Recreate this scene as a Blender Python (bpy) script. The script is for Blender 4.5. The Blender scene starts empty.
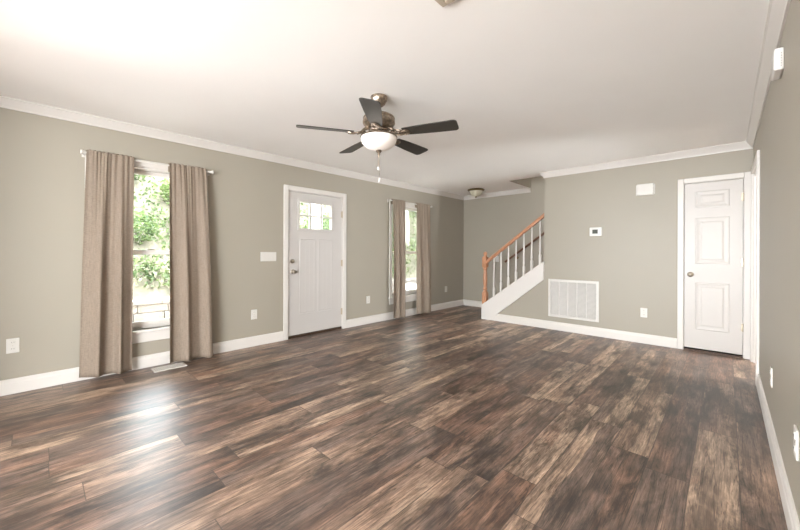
import bpy, bmesh, math, random
from mathutils import Vector, Matrix
random.seed(7)
S = bpy.context.scene
C = S.collection
PI = math.pi

# ------------------------------------------------------------------ camera
CAMH = 1.18
YAW = math.radians(43.455); ROLL = math.radians(-0.211)
F_PX, CY = 345.056, 251.846
cam_d = bpy.data.cameras.new('camera'); cam = bpy.data.objects.new('camera', cam_d); C.objects.link(cam)
fw = Vector((-math.sin(YAW), math.cos(YAW), 0)); rt = Vector((math.cos(YAW), math.sin(YAW), 0)); up = Vector((0, 0, 1))
r2 = rt * math.cos(ROLL) - up * math.sin(ROLL); u2 = rt * math.sin(ROLL) + up * math.cos(ROLL)
m = Matrix((r2, u2, -fw)).transposed().to_4x4(); m.translation = (0, 0, CAMH)
cam.matrix_world = m
cam_d.sensor_width = 36; cam_d.sensor_fit = 'HORIZONTAL'; cam_d.lens = 36 * F_PX / 800
cam_d.shift_y = -(265 - CY) / 800
cam_d.clip_start = 0.02; cam_d.clip_end = 200
S.camera = cam

# ------------------------------------------------------------------ world, sun, fill lamps, stairwell daylight, exposure
w = bpy.data.worlds.new('sky'); S.world = w; w.use_nodes = True
bg = w.node_tree.nodes['Background']; bg.inputs[0].default_value = (0.86, 0.93, 1.0, 1); bg.inputs[1].default_value = 12.0
sun_d = bpy.data.lights.new('sun', 'SUN'); sun = bpy.data.objects.new('sun', sun_d); C.objects.link(sun)
sun_d.energy = 12.0; sun_d.angle = math.radians(3); sun_d.color = (1, 0.96, 0.88)
sun.rotation_euler = Vector((0.40, -0.22, -0.89)).to_track_quat('-Z', 'Y').to_euler()
# added fill lamp at an invented window in the wall behind the camera
dl = bpy.data.lights.new('rear_fill', 'AREA'); dlo = bpy.data.objects.new('rear_fill', dl); C.objects.link(dlo)
dl.shape = 'RECTANGLE'; dl.size = 3.5; dl.size_y = 2.0; dl.energy = 45; dl.color = (0.98, 0.995, 1.0)
dlo.location = (-1.8, -6.68, 1.20); dlo.rotation_euler = Vector((0, 1, 0.45)).to_track_quat('-Z', 'Z').to_euler()
# second added fill, at a made-up right-wall window behind the camera
d2l = bpy.data.lights.new('side_fill', 'AREA'); d2o = bpy.data.objects.new('side_fill', d2l); C.objects.link(d2o)
d2l.shape = 'RECTANGLE'; d2l.size = 2.6; d2l.size_y = 1.7; d2l.energy = 210; d2l.color = (0.98, 0.995, 1.0)
d2o.location = (0.37, -3.2, 1.25); d2o.rotation_euler = Vector((-1, 2.4, -0.1)).to_track_quat('-Z', 'Z').to_euler()
# third added fill, lighting the right wall from an invented left-wall window
d3l = bpy.data.lights.new('front_fill', 'AREA'); d3o = bpy.data.objects.new('front_fill', d3l); C.objects.link(d3o)
d3l.shape = 'RECTANGLE'; d3l.size = 2.6; d3l.size_y = 1.6; d3l.energy = 330; d3l.color = (0.98, 0.995, 1.0)
d3o.location = (-4.44, -4.4, 1.25); d3o.rotation_euler = Vector((1, 0.9, 0.15)).to_track_quat('-Z', 'Z').to_euler()
# daylight falling down the stairwell from the upper floor
d4l = bpy.data.lights.new('stairwell_daylight', 'AREA'); d4o = bpy.data.objects.new('stairwell_daylight', d4l); C.objects.link(d4o)
d4l.shape = 'RECTANGLE'; d4l.size = 1.0; d4l.size_y = 0.7; d4l.energy = 45; d4l.color = (1.0, 1.0, 1.0)
d4o.location = (-2.2, 6.1, 4.9); d4o.rotation_euler = Vector((0.45, 0, -1)).to_track_quat('-Z', 'Y').to_euler()
# fill lamp added in the side hall to lift the far ceiling
d5l = bpy.data.lights.new('hall_fill', 'AREA'); d5o = bpy.data.objects.new('hall_fill', d5l); C.objects.link(d5o)
d5l.shape = 'RECTANGLE'; d5l.size = 0.55; d5l.size_y = 1.5; d5l.energy = 185; d5l.color = (0.98, 0.995, 1.0)
d5o.location = (2.42, 5.17, 1.38); d5o.rotation_euler = Vector((-1, -0.25, 0.1)).to_track_quat('-Z', 'Z').to_euler()
S.view_settings.view_transform = 'Standard'; S.view_settings.look = 'None'
S.view_settings.exposure = 0.82; S.view_settings.gamma = 1.0; S.view_settings.use_curve_mapping = False
S.cycles.use_denoising = True
S.cycles.max_bounces = 14; S.cycles.diffuse_bounces = 8; S.cycles.glossy_bounces = 5; S.cycles.transparent_max_bounces = 16
S.cycles.sample_clamp_indirect = 6

# ------------------------------------------------------------------ dimensions
XL, YB, XR, YF, ZT, YR = -4.278, 5.461, 0.21, 6.58, 2.42, -6.5
WT = 0.14

# ------------------------------------------------------------------ materials
def srgb(r, g, b):
    def f(c):
        c /= 255.0
        return c / 12.92 if c <= 0.04045 else ((c + 0.055) / 1.055) ** 2.4
    return (f(r), f(g), f(b), 1)
def mat(name, col, rough=0.5, metal=0.0, var=0.0, vscale=8.0, bump=0.0, bscale=200.0, spec=0.5, emit=None, estr=0.0, aniso=None):
    M = bpy.data.materials.new(name); M.use_nodes = True
    nt = M.node_tree; b = nt.nodes['Principled BSDF']
    b.inputs['Base Color'].default_value = col; b.inputs['Roughness'].default_value = rough
    b.inputs['Metallic'].default_value = metal; b.inputs['Specular IOR Level'].default_value = spec
    tc = nt.nodes.new('ShaderNodeTexCoord')
    if var:
        n = nt.nodes.new('ShaderNodeTexNoise'); n.inputs['Scale'].default_value = vscale; n.inputs['Detail'].default_value = 4
        src = tc.outputs['Object']
        if aniso:
            mp = nt.nodes.new('ShaderNodeMapping'); mp.inputs['Scale'].default_value = aniso
            nt.links.new(src, mp.inputs[0]); src = mp.outputs[0]
        nt.links.new(src, n.inputs['Vector'])
        rmp = nt.nodes.new('ShaderNodeValToRGB')
        e = rmp.color_ramp.elements
        e[0].position = 0.3; e[1].position = 0.7
        e[0].color = (col[0] * (1 - var), col[1] * (1 - var), col[2] * (1 - var), 1)
        e[1].color = (min(1, col[0] * (1 + var)), min(1, col[1] * (1 + var)), min(1, col[2] * (1 + var)), 1)
        nt.links.new(n.outputs['Fac'], rmp.inputs[0]); nt.links.new(rmp.outputs[0], b.inputs['Base Color'])
    if bump:
        n2 = nt.nodes.new('ShaderNodeTexNoise'); n2.inputs['Scale'].default_value = bscale; n2.inputs['Detail'].default_value = 3
        nt.links.new(tc.outputs['Object'], n2.inputs['Vector'])
        bp = nt.nodes.new('ShaderNodeBump'); bp.inputs['Strength'].default_value = bump; bp.inputs['Distance'].default_value = 0.002
        nt.links.new(n2.outputs['Fac'], bp.inputs['Height']); nt.links.new(bp.outputs[0], b.inputs['Normal'])
    if emit:
        b.inputs['Emission Color'].default_value = emit; b.inputs['Emission Strength'].default_value = estr
    return M

M_wall = mat('greige_paint', srgb(157, 150, 137), 0.42, var=0.015, vscale=1.5, bump=0.08, bscale=160, spec=0.35)
M_ceil = mat('ceiling_paint', srgb(250, 248, 245), 0.8, var=0.01, vscale=2, bump=0.06, bscale=120, spec=0.2)
M_trim = mat('white_trim_paint', srgb(210, 205, 199), 0.32, var=0.01, vscale=3, spec=0.45)
M_door = mat('white_door_paint', srgb(190, 185, 180), 0.35, var=0.01, vscale=3, spec=0.45)
M_plast = mat('white_plastic', srgb(206, 202, 196), 0.3, var=0.01, vscale=20)
M_slot = mat('dark_slot', srgb(40, 38, 36), 0.6, var=0.05)
M_screen = mat('grey_green_display', srgb(62, 64, 52), 0.6, var=0.06, vscale=60)
M_nick = mat('brushed_nickel', srgb(176, 166, 152), 0.3, metal=1.0, var=0.1, vscale=60)
M_fanmetal = mat('antique_nickel', srgb(146, 132, 117), 0.3, metal=0.9, var=0.5, vscale=38)
M_hinge = mat('satin_nickel_hinge', srgb(178, 166, 148), 0.35, metal=0.9, var=0.08, vscale=60)
M_blade = mat('dark_walnut_blade', srgb(54, 51, 46), 0.38, var=0.18, vscale=6, aniso=(1, 1, 1))
M_bowl = mat('frosted_white_glass', srgb(246, 238, 230), 0.35, var=0.02, vscale=12, emit=(1, 0.93, 0.85, 1), estr=0.04)
M_bowl2 = mat('frosted_cream_glass', srgb(205, 200, 178), 0.35, var=0.04, vscale=12)
M_brass = mat('dark_antique_brass', srgb(120, 100, 66), 0.32, metal=0.9, var=0.1, vscale=30)
M_oak = mat('honey_oak', srgb(172, 122, 90), 0.33, var=0.16, vscale=9, aniso=(6, 6, 1.2))
M_oakd = mat('oak_wall_rail', srgb(112, 78, 58), 0.35, var=0.15, vscale=9)
M_dark = mat('stairwell_paint', srgb(157, 150, 137), 0.5, var=0.02, vscale=1.5)
M_thresh = mat('bronze_threshold', srgb(74, 58, 46), 0.4, metal=0.4, var=0.1)
M_reg = mat('tan_metal_register', srgb(188, 176, 158), 0.45, var=0.03, vscale=30)
M_back = mat('duct_grey', srgb(166, 163, 158), 0.6, var=0.06, vscale=30)
M_tread = mat('oak_tread', srgb(160, 105, 70), 0.35, var=0.15, vscale=9)
M_conc = mat('pale_concrete', srgb(172, 168, 161), 0.85, var=0.08, vscale=3, bump=0.2, bscale=60)
M_mulch = mat('hillside_soil', srgb(96, 90, 74), 0.95, var=0.25, vscale=2.2, bump=0.5, bscale=12)
M_bark = mat('grey_bark', srgb(150, 142, 130), 0.9, var=0.25, vscale=7, bump=0.6, bscale=24, aniso=(4, 4, 1))
M_rock = mat('grey_boulder', srgb(190, 184, 176), 0.9, var=0.2, vscale=4, bump=0.5, bscale=14)
M_ext = mat('exterior_siding', srgb(215, 210, 200), 0.7, var=0.03)

def leaf_mat(name, a, b_):
    M = bpy.data.materials.new(name); M.use_nodes = True; nt = M.node_tree
    b = nt.nodes['Principled BSDF']; b.inputs['Roughness'].default_value = 0.6
    tc = nt.nodes.new('ShaderNodeTexCoord'); n = nt.nodes.new('ShaderNodeTexNoise'); n.inputs['Scale'].default_value = 3.5; n.inputs['Detail'].default_value = 3
    nt.links.new(tc.outputs['Object'], n.inputs['Vector'])
    r = nt.nodes.new('ShaderNodeValToRGB'); r.color_ramp.elements[0].position = 0.35; r.color_ramp.elements[1].position = 0.65
    r.color_ramp.elements[0].color = a; r.color_ramp.elements[1].color = b_
    nt.links.new(n.outputs['Fac'], r.inputs[0]); nt.links.new(r.outputs[0], b.inputs['Base Color'])
    t = nt.nodes.new('ShaderNodeBsdfTranslucent'); nt.links.new(r.outputs[0], t.inputs[0])
    mx = nt.nodes.new('ShaderNodeMixShader'); mx.inputs[0].default_value = 0.3
    nt.links.new(b.outputs[0], mx.inputs[1]); nt.links.new(t.outputs[0], mx.inputs[2])
    nt.links.new(mx.outputs[0], nt.nodes['Material Output'].inputs[0])
    return M
M_leaf = leaf_mat('leaf_green', srgb(52, 70, 38), srgb(108, 124, 72))
M_leaf2 = leaf_mat('leaf_pale_green', srgb(72, 90, 48), srgb(126, 138, 88))
M_ivy = leaf_mat('ground_cover_green', srgb(58, 74, 42), srgb(112, 124, 80))

def glass_mat():
    M = bpy.data.materials.new('window_glass'); M.use_nodes = True; nt = M.node_tree
    nt.nodes.remove(nt.nodes['Principled BSDF'])
    t = nt.nodes.new('ShaderNodeBsdfTransparent'); t.inputs[0].default_value = (0.95, 0.97, 0.96, 1)
    g = nt.nodes.new('ShaderNodeBsdfGlossy'); g.inputs['Roughness'].default_value = 0.03
    fr = nt.nodes.new('ShaderNodeFresnel'); fr.inputs[0].default_value = 1.45
    mul = nt.nodes.new('ShaderNodeMath'); mul.operation = 'MULTIPLY'; mul.inputs[1].default_value = 0.6
    nt.links.new(fr.outputs[0], mul.inputs[0])
    mx = nt.nodes.new('ShaderNodeMixShader'); nt.links.new(mul.outputs[0], mx.inputs[0])
    nt.links.new(t.outputs[0], mx.inputs[1]); nt.links.new(g.outputs[0], mx.inputs[2])
    nt.links.new(mx.outputs[0], nt.nodes['Material Output'].inputs[0])
    return M
M_glass = glass_mat()

def curtain_mat():
    M = bpy.data.materials.new('taupe_linen'); M.use_nodes = True; nt = M.node_tree
    b = nt.nodes['Principled BSDF']; b.inputs['Roughness'].default_value = 0.9; b.inputs['Specular IOR Level'].default_value = 0.15
    tc = nt.nodes.new('ShaderNodeTexCoord')
    cols = []
    for sc in ((30, 420, 14), (14, 60, 420)):
        mp = nt.nodes.new('ShaderNodeMapping'); mp.inputs['Scale'].default_value = sc
        n = nt.nodes.new('ShaderNodeTexNoise'); n.inputs['Scale'].default_value = 1.0; n.inputs['Detail'].default_value = 2
        nt.links.new(tc.outputs['Object'], mp.inputs[0]); nt.links.new(mp.outputs[0], n.inputs['Vector']); cols.append(n)
    ad = nt.nodes.new('ShaderNodeMath'); ad.operation = 'ADD'
    nt.links.new(cols[0].outputs['Fac'], ad.inputs[0]); nt.links.new(cols[1].outputs['Fac'], ad.inputs[1])
    r = nt.nodes.new('ShaderNodeValToRGB'); e = r.color_ramp.elements
    hf = nt.nodes.new('ShaderNodeMath'); hf.operation = 'MULTIPLY'; hf.inputs[1].default_value = 0.5
    nt.links.new(ad.outputs[0], hf.inputs[0]); nt.links.new(hf.outputs[0], r.inputs[0])
    e[0].position = 0.36; e[1].position = 0.64; e[0].color = srgb(138, 123, 109); e[1].color = srgb(162, 147, 132)
    nt.links.new(r.outputs[0], b.inputs['Base Color'])
    t = nt.nodes.new('ShaderNodeBsdfTranslucent'); nt.links.new(r.outputs[0], t.inputs[0])
    mx = nt.nodes.new('ShaderNodeMixShader'); mx.inputs[0].default_value = 0.24
    nt.links.new(b.outputs[0], mx.inputs[1]); nt.links.new(t.outputs[0], mx.inputs[2])
    nt.links.new(mx.outputs[0], nt.nodes['Material Output'].inputs[0])
    return M
M_curt = curtain_mat()

def floor_mat():
    M = bpy.data.materials.new('distressed_plank_floor'); M.use_nodes = True; nt = M.node_tree; L = nt.links
    b = nt.nodes['Principled BSDF']
    def N(t): return nt.nodes.new('ShaderNode' + t)
    def math_(op, a, bb=None):
        n = N('Math'); n.operation = op
        for i, v in enumerate((a, bb)):
            if v is None: continue
            if isinstance(v, (int, float)): n.inputs[i].default_value = v
            else: L.new(v, n.inputs[i])
        return n.outputs[0]
    tc = N('TexCoord'); sp = N('SeparateXYZ'); L.new(tc.outputs['Object'], sp.inputs[0])
    PW, PL = 0.187, 1.22
    xs = math_('DIVIDE', math_('SUBTRACT', sp.outputs[0], 0.05), PW)
    col = math_('FLOOR', xs); fx = math_('SUBTRACT', xs, col)
    wn = N('TexWhiteNoise'); wn.noise_dimensions = '1D'; L.new(math_('ADD', col, 17.3), wn.inputs['W'])
    ys = math_('ADD', math_('DIVIDE', sp.outputs[1], PL), wn.outputs['Value'])
    row = math_('FLOOR', ys); fy = math_('SUBTRACT', ys, row)
    cid = N('CombineXYZ'); L.new(col, cid.inputs[0]); L.new(row, cid.inputs[1])
    w1 = N('TexWhiteNoise'); w1.noise_dimensions = '2D'; L.new(cid.outputs[0], w1.inputs['Vector'])
    rnd = w1.outputs['Value']
    # grain coordinates, shifted per plank
    off = N('VectorMath'); off.operation = 'SCALE'; L.new(w1.outputs['Color'], off.inputs[0]); off.inputs['Scale'].default_value = 37.0
    def noise(sc, scale, detail, rough=0.6, dist=0.0):
        mp = N('Mapping'); mp.inputs['Scale'].default_value = sc
        ad = N('VectorMath'); ad.operation = 'ADD'; L.new(tc.outputs['Object'], ad.inputs[0]); L.new(off.outputs[0], ad.inputs[1])
        L.new(ad.outputs[0], mp.inputs[0])
        n = N('TexNoise'); n.inputs['Scale'].default_value = scale; n.inputs['Detail'].default_value = detail
        n.inputs['Roughness'].default_value = rough; n.inputs['Distortion'].default_value = dist
        L.new(mp.outputs[0], n.inputs['Vector']); return n.outputs['Fac']
    g1 = noise((15, 0.9, 1), 1.6, 8, 0.72, 0.6)      # long grain bands
    g2 = noise((110, 5.0, 1), 1.5, 4, 0.75, 0.4)     # fine grain
    cl = noise((5.0, 1.5, 1), 1.2, 5, 0.62, 0.8)     # tonal drift within a plank
    kn = noise((10.0, 2.0, 1), 1.3, 9, 0.80, 0.5)     # charred smudges and knots
    bl = noise((3.4, 1.3, 1), 1.0, 3, 0.5, 0.4)      # where the smudges gather
    ramp = N('ValToRGB'); cr = ramp.color_ramp; cr.interpolation = 'LINEAR'
    pal = [(0.0, srgb(70, 57, 51)), (0.2, srgb(100, 81, 70)), (0.36, srgb(134, 105, 88)), (0.52, srgb(108, 93, 85)), (0.70, srgb(154, 129, 111)), (0.88, srgb(180, 158, 138)), (1.0, srgb(144, 112, 94))]
    while len(cr.elements) < len(pal): cr.elements.new(0.5)
    for e, (p, c) in zip(cr.elements, pal): e.position = p; e.color = c
    wob = noise((3.0, 2.2, 1), 1.0, 2, 0.5, 0.0)
    strip = math_('FLOOR', math_('ADD', math_('MULTIPLY', fx, 2.0), math_('MULTIPLY', math_('SUBTRACT', wob, 0.5), 0.9)))
    sid = N('CombineXYZ'); L.new(math_('ADD', math_('MULTIPLY', col, 5.0), strip), sid.inputs[0]); L.new(row, sid.inputs[1])
    w2 = N('TexWhiteNoise'); w2.noise_dimensions = '2D'; L.new(sid.outputs[0], w2.inputs['Vector'])
    rnd = math_('ADD', math_('MULTIPLY', rnd, 0.55), math_('MULTIPLY', w2.outputs['Value'], 0.45))
    tone = math_('ADD', math_('MULTIPLY', rnd, 0.92), math_('MULTIPLY', cl, 0.60))
    tone = math_('SUBTRACT', tone, 0.20)
    L.new(tone, ramp.inputs[0])
    def mixmul(fac_out, a_col, lo, hi, p0, p1, strength=1.0):
        r = N('ValToRGB'); r.color_ramp.elements[0].position = p0; r.color_ramp.elements[1].position = p1
        r.color_ramp.elements[0].color = lo; r.color_ramp.elements[1].color = hi
        L.new(fac_out, r.inputs[0])
        mx = N('MixRGB'); mx.blend_type = 'MULTIPLY'; mx.inputs[0].default_value = strength
        L.new(a_col, mx.inputs[1]); L.new(r.outputs[0], mx.inputs[2]); return mx.outputs[0]
    c = ramp.outputs[0]
    cl2 = noise((5.5, 1.9, 1), 1.7, 4, 0.6, 0.5)
    ck = noise((26, 1.0, 1), 1.2, 3, 0.55, 0.5)      # fine drying cracks along the grain
    c = mixmul(g1, c, (0.42, 0.38, 0.36, 1), (1.30, 1.28, 1.26, 1), 0.32, 0.66)
    c = mixmul(g2, c, (0.48, 0.46, 0.44, 1), (1.24, 1.23, 1.22, 1), 0.34, 0.66)
    c = mixmul(cl2, c, (0.50, 0.48, 0.47, 1), (1.16, 1.15, 1.14, 1), 0.36, 0.58)
    sm_ = math_('ADD', math_('MULTIPLY', kn, 0.65), math_('MULTIPLY', bl, 0.5))
    c = mixmul(sm_, c, (0.28, 0.26, 0.25, 1), (1.08, 1.08, 1.08, 1), 0.46, 0.58)
    crk = math_('MULTIPLY', math_('ABSOLUTE', math_('SUBTRACT', ck, 0.47)), 40.0)
    c = mixmul(crk, c, (0.38, 0.34, 0.32, 1), (1, 1, 1, 1), 0.05, 0.7)
    # seams
    sx = math_('MINIMUM', fx, math_('SUBTRACT', 1.0, fx)); sx = math_('MULTIPLY', sx, PW)
    sy = math_('MINIMUM', fy, math_('SUBTRACT', 1.0, fy)); sy = math_('MULTIPLY', sy, PL)
    sm = math_('MINIMUM', sx, sy)
    seam = math_('LESS_THAN', sm, 0.0021)
    mx = N('MixRGB'); mx.inputs[2].default_value = srgb(58, 46, 40); L.new(math_('MULTIPLY', seam, 0.8), mx.inputs[0]); L.new(c, mx.inputs[1])
    L.new(mx.outputs[0], b.inputs['Base Color'])
    rr = N('MapRange'); rr.inputs['To Min'].default_value = 0.34; rr.inputs['To Max'].default_value = 0.46
    L.new(g1, rr.inputs[0]); L.new(rr.outputs[0], b.inputs['Roughness'])
    b.inputs['Specular IOR Level'].default_value = 1.0
    bh = math_('SUBTRACT', math_('MULTIPLY', g2, 0.12), math_('MULTIPLY', seam, 1.0))
    bp = N('Bump'); bp.inputs['Strength'].default_value = 0.18; bp.inputs['Distance'].default_value = 0.0015
    L.new(bh, bp.inputs['Height']); L.new(bp.outputs[0], b.inputs['Normal'])
    return M
M_floor = floor_mat()

def stone_mat():
    M = bpy.data.materials.new('tan_wall_block'); M.use_nodes = True; nt = M.node_tree; L = nt.links
    b = nt.nodes['Principled BSDF']; b.inputs['Roughness'].default_value = 0.9
    tc = nt.nodes.new('ShaderNodeTexCoord')
    n = nt.nodes.new('ShaderNodeTexNoise'); n.inputs['Scale'].default_value = 3; n.inputs['Detail'].default_value = 6
    L.new(tc.outputs['Object'], n.inputs['Vector'])
    r = nt.nodes.new('ShaderNodeValToRGB'); r.color_ramp.elements[0].position = .3; r.color_ramp.elements[1].position = .7
    r.color_ramp.elements[0].color = srgb(112, 103, 95); r.color_ramp.elements[1].color = srgb(146, 137, 129)
    L.new(n.outputs['Fac'], r.inputs[0]); L.new(r.outputs[0], b.inputs['Base Color'])
    n2 = nt.nodes.new('ShaderNodeTexNoise'); n2.inputs['Scale'].default_value = 22; n2.inputs['Detail'].default_value = 5
    L.new(tc.outputs['Object'], n2.inputs['Vector'])
    bp = nt.nodes.new('ShaderNodeBump'); bp.inputs['Strength'].default_value = 0.7; bp.inputs['Distance'].default_value = 0.02
    L.new(n2.outputs['Fac'], bp.inputs['Height']); L.new(bp.outputs[0], b.inputs['Normal'])
    return M
M_stone = stone_mat()

# ------------------------------------------------------------------ mesh helpers
class MB:
    def __init__(self): self.bm = bmesh.new()
    def box(self, x0, x1, y0, y1, z0, z1):
        bm = self.bm
        v = [bm.verts.new((x, y, z)) for z in (z0, z1) for (x, y) in ((x0, y0), (x1, y0), (x1, y1), (x0, y1))]
        for f in ((3, 2, 1, 0), (4, 5, 6, 7), (0, 1, 5, 4), (1, 2, 6, 5), (2, 3, 7, 6), (3, 0, 4, 7)):
            bm.faces.new([v[i] for i in f])
        return self
    def lathe(self, prof, o=(0, 0, 0), n=32, axis='Z'):
        bm = self.bm; rings = []
        for r, z in prof:
            ring = []
            for k in range(n if r > 1e-6 else 1):
                a = 2 * PI * k / n; p = (r * math.cos(a), r * math.sin(a), z)
                if axis == 'X': p = (p[2], p[0], p[1])
                if axis == 'Y': p = (p[1], p[2], p[0])
                ring.append(bm.verts.new((p[0] + o[0], p[1] + o[1], p[2] + o[2])))
            rings.append(ring)
        for a, b in zip(rings, rings[1:]):
            for k in range(n):
                k2 = (k + 1) % n
                vs = [a[k % len(a)], a[k2 % len(a)], b[k2 % len(b)], b[k % len(b)]]
                u = []
                for q in vs:
                    if q not in u: u.append(q)
                if len(u) >= 3: bm.faces.new(u)
        return self
    def tube(self, pts, r, n=10, caps=True):
        bm = self.bm; pts = [Vector(p) for p in pts]; rings = []
        rs = r if isinstance(r, (list, tuple)) else [r] * len(pts)
        ref = Vector((0, 0, 1))
        for i, p in enumerate(pts):
            d = (pts[min(i + 1, len(pts) - 1)] - pts[max(i - 1, 0)]).normalized()
            rr = ref if abs(d.dot(ref)) < 0.95 else Vector((1, 0, 0))
            s = d.cross(rr).normalized(); t = s.cross(d)
            rings.append([bm.verts.new(p + (s * math.cos(2 * PI * k / n) + t * math.sin(2 * PI * k / n)) * rs[i]) for k in range(n)])
        for a, b in zip(rings, rings[1:]):
            for k in range(n): bm.faces.new((a[k], a[(k + 1) % n], b[(k + 1) % n], b[k]))
        if caps: bm.faces.new(rings[0][::-1]); bm.faces.new(rings[-1])
        return self
    def prism(self, poly, vec):
        """closed polygon (3-D points) swept along vec"""
        bm = self.bm; vec = Vector(vec)
        a = [bm.verts.new(p) for p in poly]; b = [bm.verts.new(Vector(p) + vec) for p in poly]; n = len(poly)
        bm.faces.new(a[::-1]); bm.faces.new(b)
        for k in range(n): bm.faces.new((a[k], a[(k + 1) % n], b[(k + 1) % n], b[k]))
        return self
    def sweep(self, prof, path_a, path_b):
        """profile points lists already placed at both ends (for mitred mouldings)"""
        bm = self.bm
        a = [bm.verts.new(p) for p in path_a]; b = [bm.verts.new(p) for p in path_b]; n = len(a)
        bm.faces.new(a[::-1]); bm.faces.new(b)
        for k in range(n): bm.faces.new((a[k], a[(k + 1) % n], b[(k + 1) % n], b[k]))
        return self
    def build(self, name, material, parent=None, bevel=0.0, smooth=False, seg=2):
        bm = self.bm
        bmesh.ops.recalc_face_normals(bm, faces=bm.faces)
        off = Vector((0, 0, 0)); p = parent
        while p is not None: off += p.location; p = p.parent
        if off.length: bmesh.ops.translate(bm, verts=bm.verts, vec=-off)
        me = bpy.data.meshes.new(name); bm.to_mesh(me); bm.free()
        o = bpy.data.objects.new(name, me); C.objects.link(o); me.materials.append(material)
        if parent is not None: o.parent = parent
        if smooth:
            for f in me.polygons: f.use_smooth = True
            try: me.set_sharp_from_angle(angle=math.radians(40))
            except Exception: pass
        if bevel:
            md = o.modifiers.new('bevel', 'BEVEL'); md.width = bevel; md.segments = seg; md.limit_method = 'ANGLE'; md.angle_limit = math.radians(40)
        return o
def tag(o, label=None, cat=None, group=None, kind=None):
    if label: o['label'] = label
    if cat: o['category'] = cat
    if group: o['group'] = group
    if kind: o['kind'] = kind
    return o
def empty(name, loc, label=None, cat=None, group=None, kind=None):
    o = bpy.data.objects.new(name, None); C.objects.link(o); o.location = loc; o.empty_display_size = 0.1
    return tag(o, label, cat, group, kind)
def copy_tree(o, parent=None):
    c = o.copy(); C.objects.link(c)
    if parent is not None: c.parent = parent
    for ch in list(o.children): copy_tree(ch, c)
    return c
def grid_wall(mb, axis, p0, p1, us, zs, hole):
    """slab between p0 and p1 on axis (0=X,1=Y); cells us x zs; hole(i,j) true = open"""
    nu, nz = len(us) - 1, len(zs) - 1; bm = mb.bm
    def P(p, u, z): return (p, u, z) if axis == 0 else ((u, p, z) if axis == 1 else (u, z, p))
    solid = lambda i, j: 0 <= i < nu and 0 <= j < nz and not hole(i, j)
    for i in range(nu):
        for j in range(nz):
            if not solid(i, j): continue
            a, b, c, d = us[i], us[i + 1], zs[j], zs[j + 1]
            for p in (p0, p1): bm.faces.new([bm.verts.new(P(p, u, z)) for u, z in ((a, c), (b, c), (b, d), (a, d))])
            for (di, dj, e) in ((-1, 0, ((a, c), (a, d))), (1, 0, ((b, c), (b, d))), (0, -1, ((a, c), (b, c))), (0, 1, ((a, d), (b, d)))):
                if not solid(i + di, j + dj):
                    bm.faces.new([bm.verts.new(P(p, u, z)) for p, (u, z) in ((p0, e[0]), (p0, e[1]), (p1, e[1]), (p1, e[0]))])
    bmesh.ops.remove_doubles(bm, verts=bm.verts, dist=1e-5)
    return mb

# ------------------------------------------------------------------ room shell
DW1 = (2.327, 3.231, 2.003)                       # front door hole
WN = [(0.37, 1.27), (4.30, 5.20)]                 # window holes
WZ = (0.385, 2.03)
D2 = (-0.385, 0.138, 2.026)                       # closet door hole
OPN = (4.44, 5.335, 2.03)                         # cased opening in the right wall

tag(MB().box(XL - 0.02, 2.5, YR - 0.1, YF + 0.1, -0.12, 0).build('floor', M_floor), 'rustic brown grey wood plank floor of the living room', 'floor', kind='structure')
HX0, HY0 = -2.76, 5.655
mb = grid_wall(MB(), 2, ZT, ZT + 0.25, [XL - WT, HX0, XR + 0.5, 2.5], [YR - 0.2, HY0, YF], lambda i, j: i == 1 and j == 1)
tag(mb.build('ceiling', M_ceil), 'smooth white ceiling with stairwell opening', 'ceiling', kind='structure')

us = [YR - 0.14, -5.8, -3.0, WN[0][0], WN[0][1], DW1[0], DW1[1], WN[1][0], WN[1][1], YF + 0.14]
zs = [0, WZ[0], DW1[2], WZ[1], ZT]
def hole_l(i, j):
    if i in (1, 3, 7): return j in (1, 2)
    return i == 5 and j in (0, 1)
tag(grid_wall(MB(), 0, XL - WT, XL, us, zs, hole_l).build('wall_left', M_wall), 'greige painted wall with front door and two windows', 'wall', kind='structure')
# back wall (with closet door) plus the low wall under the stairs
mb = grid_wall(MB(), 1, YB, YB + 0.12, [-2.073, D2[0], D2[1], XR], [0, D2[2], ZT], lambda i, j: i == 1 and j == 0)
tag(mb.build('wall_back', M_wall), 'greige wall with return air grille and closet door', 'wall', kind='structure')
def sk_lo(x): return 0.013 + 0.80 * (x + 2.996)
tag(MB().prism([(-2.99, YB, 0), (-2.0735, YB, 0), (-2.0735, YB, sk_lo(-2.0735) + 0.12), (-2.99, YB, 0.10)], (0, 0.10, 0)).build('wall_stair', M_wall), 'low greige wall closing the space under the stairs', 'wall', kind='structure')
tag(MB().box(XL - WT, XR + WT, YF, YF + 0.14, 0, 5.0).build('wall_far', M_wall), 'greige end wall behind the staircase', 'wall', kind='structure')
mb = grid_wall(MB(), 0, XR, XR + WT, [YR - 0.14, -4.6, -1.8, OPN[0], OPN[1], YF], [0, 0.3, OPN[2], 2.2, ZT], lambda i, j: (i == 3 and j <= 1) or (i == 1 and j in (1, 2)))
tag(mb.build('wall_right', M_wall), 'greige wall close on the right of the room', 'wall', kind='structure')
RW = (-3.6, 0.0, 0.12, 2.25)  # opening invented to let the rear fill in
mb = grid_wall(MB(), 1, YR - 0.14, YR, [XL, RW[0], RW[1], XR], [0, RW[2], RW[3], ZT], lambda i, j: i == 1 and j == 1)
tag(mb.build('wall_rear', M_wall), 'greige wall behind the viewpoint with an added wide light opening', 'wall', kind='structure')
mb = grid_wall(MB(), 1, -0.95, -0.83, [XL, -3.3, XR - 0.02, XR], [0, 2.20, ZT], lambda i, j: i == 1 and j == 0)  # added partition, shades the near-left wall and ceiling
tag(mb.build('wall_shading', M_wall), 'unseen greige partition added behind the viewpoint to shade the near wall', 'wall', kind='structure')
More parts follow.
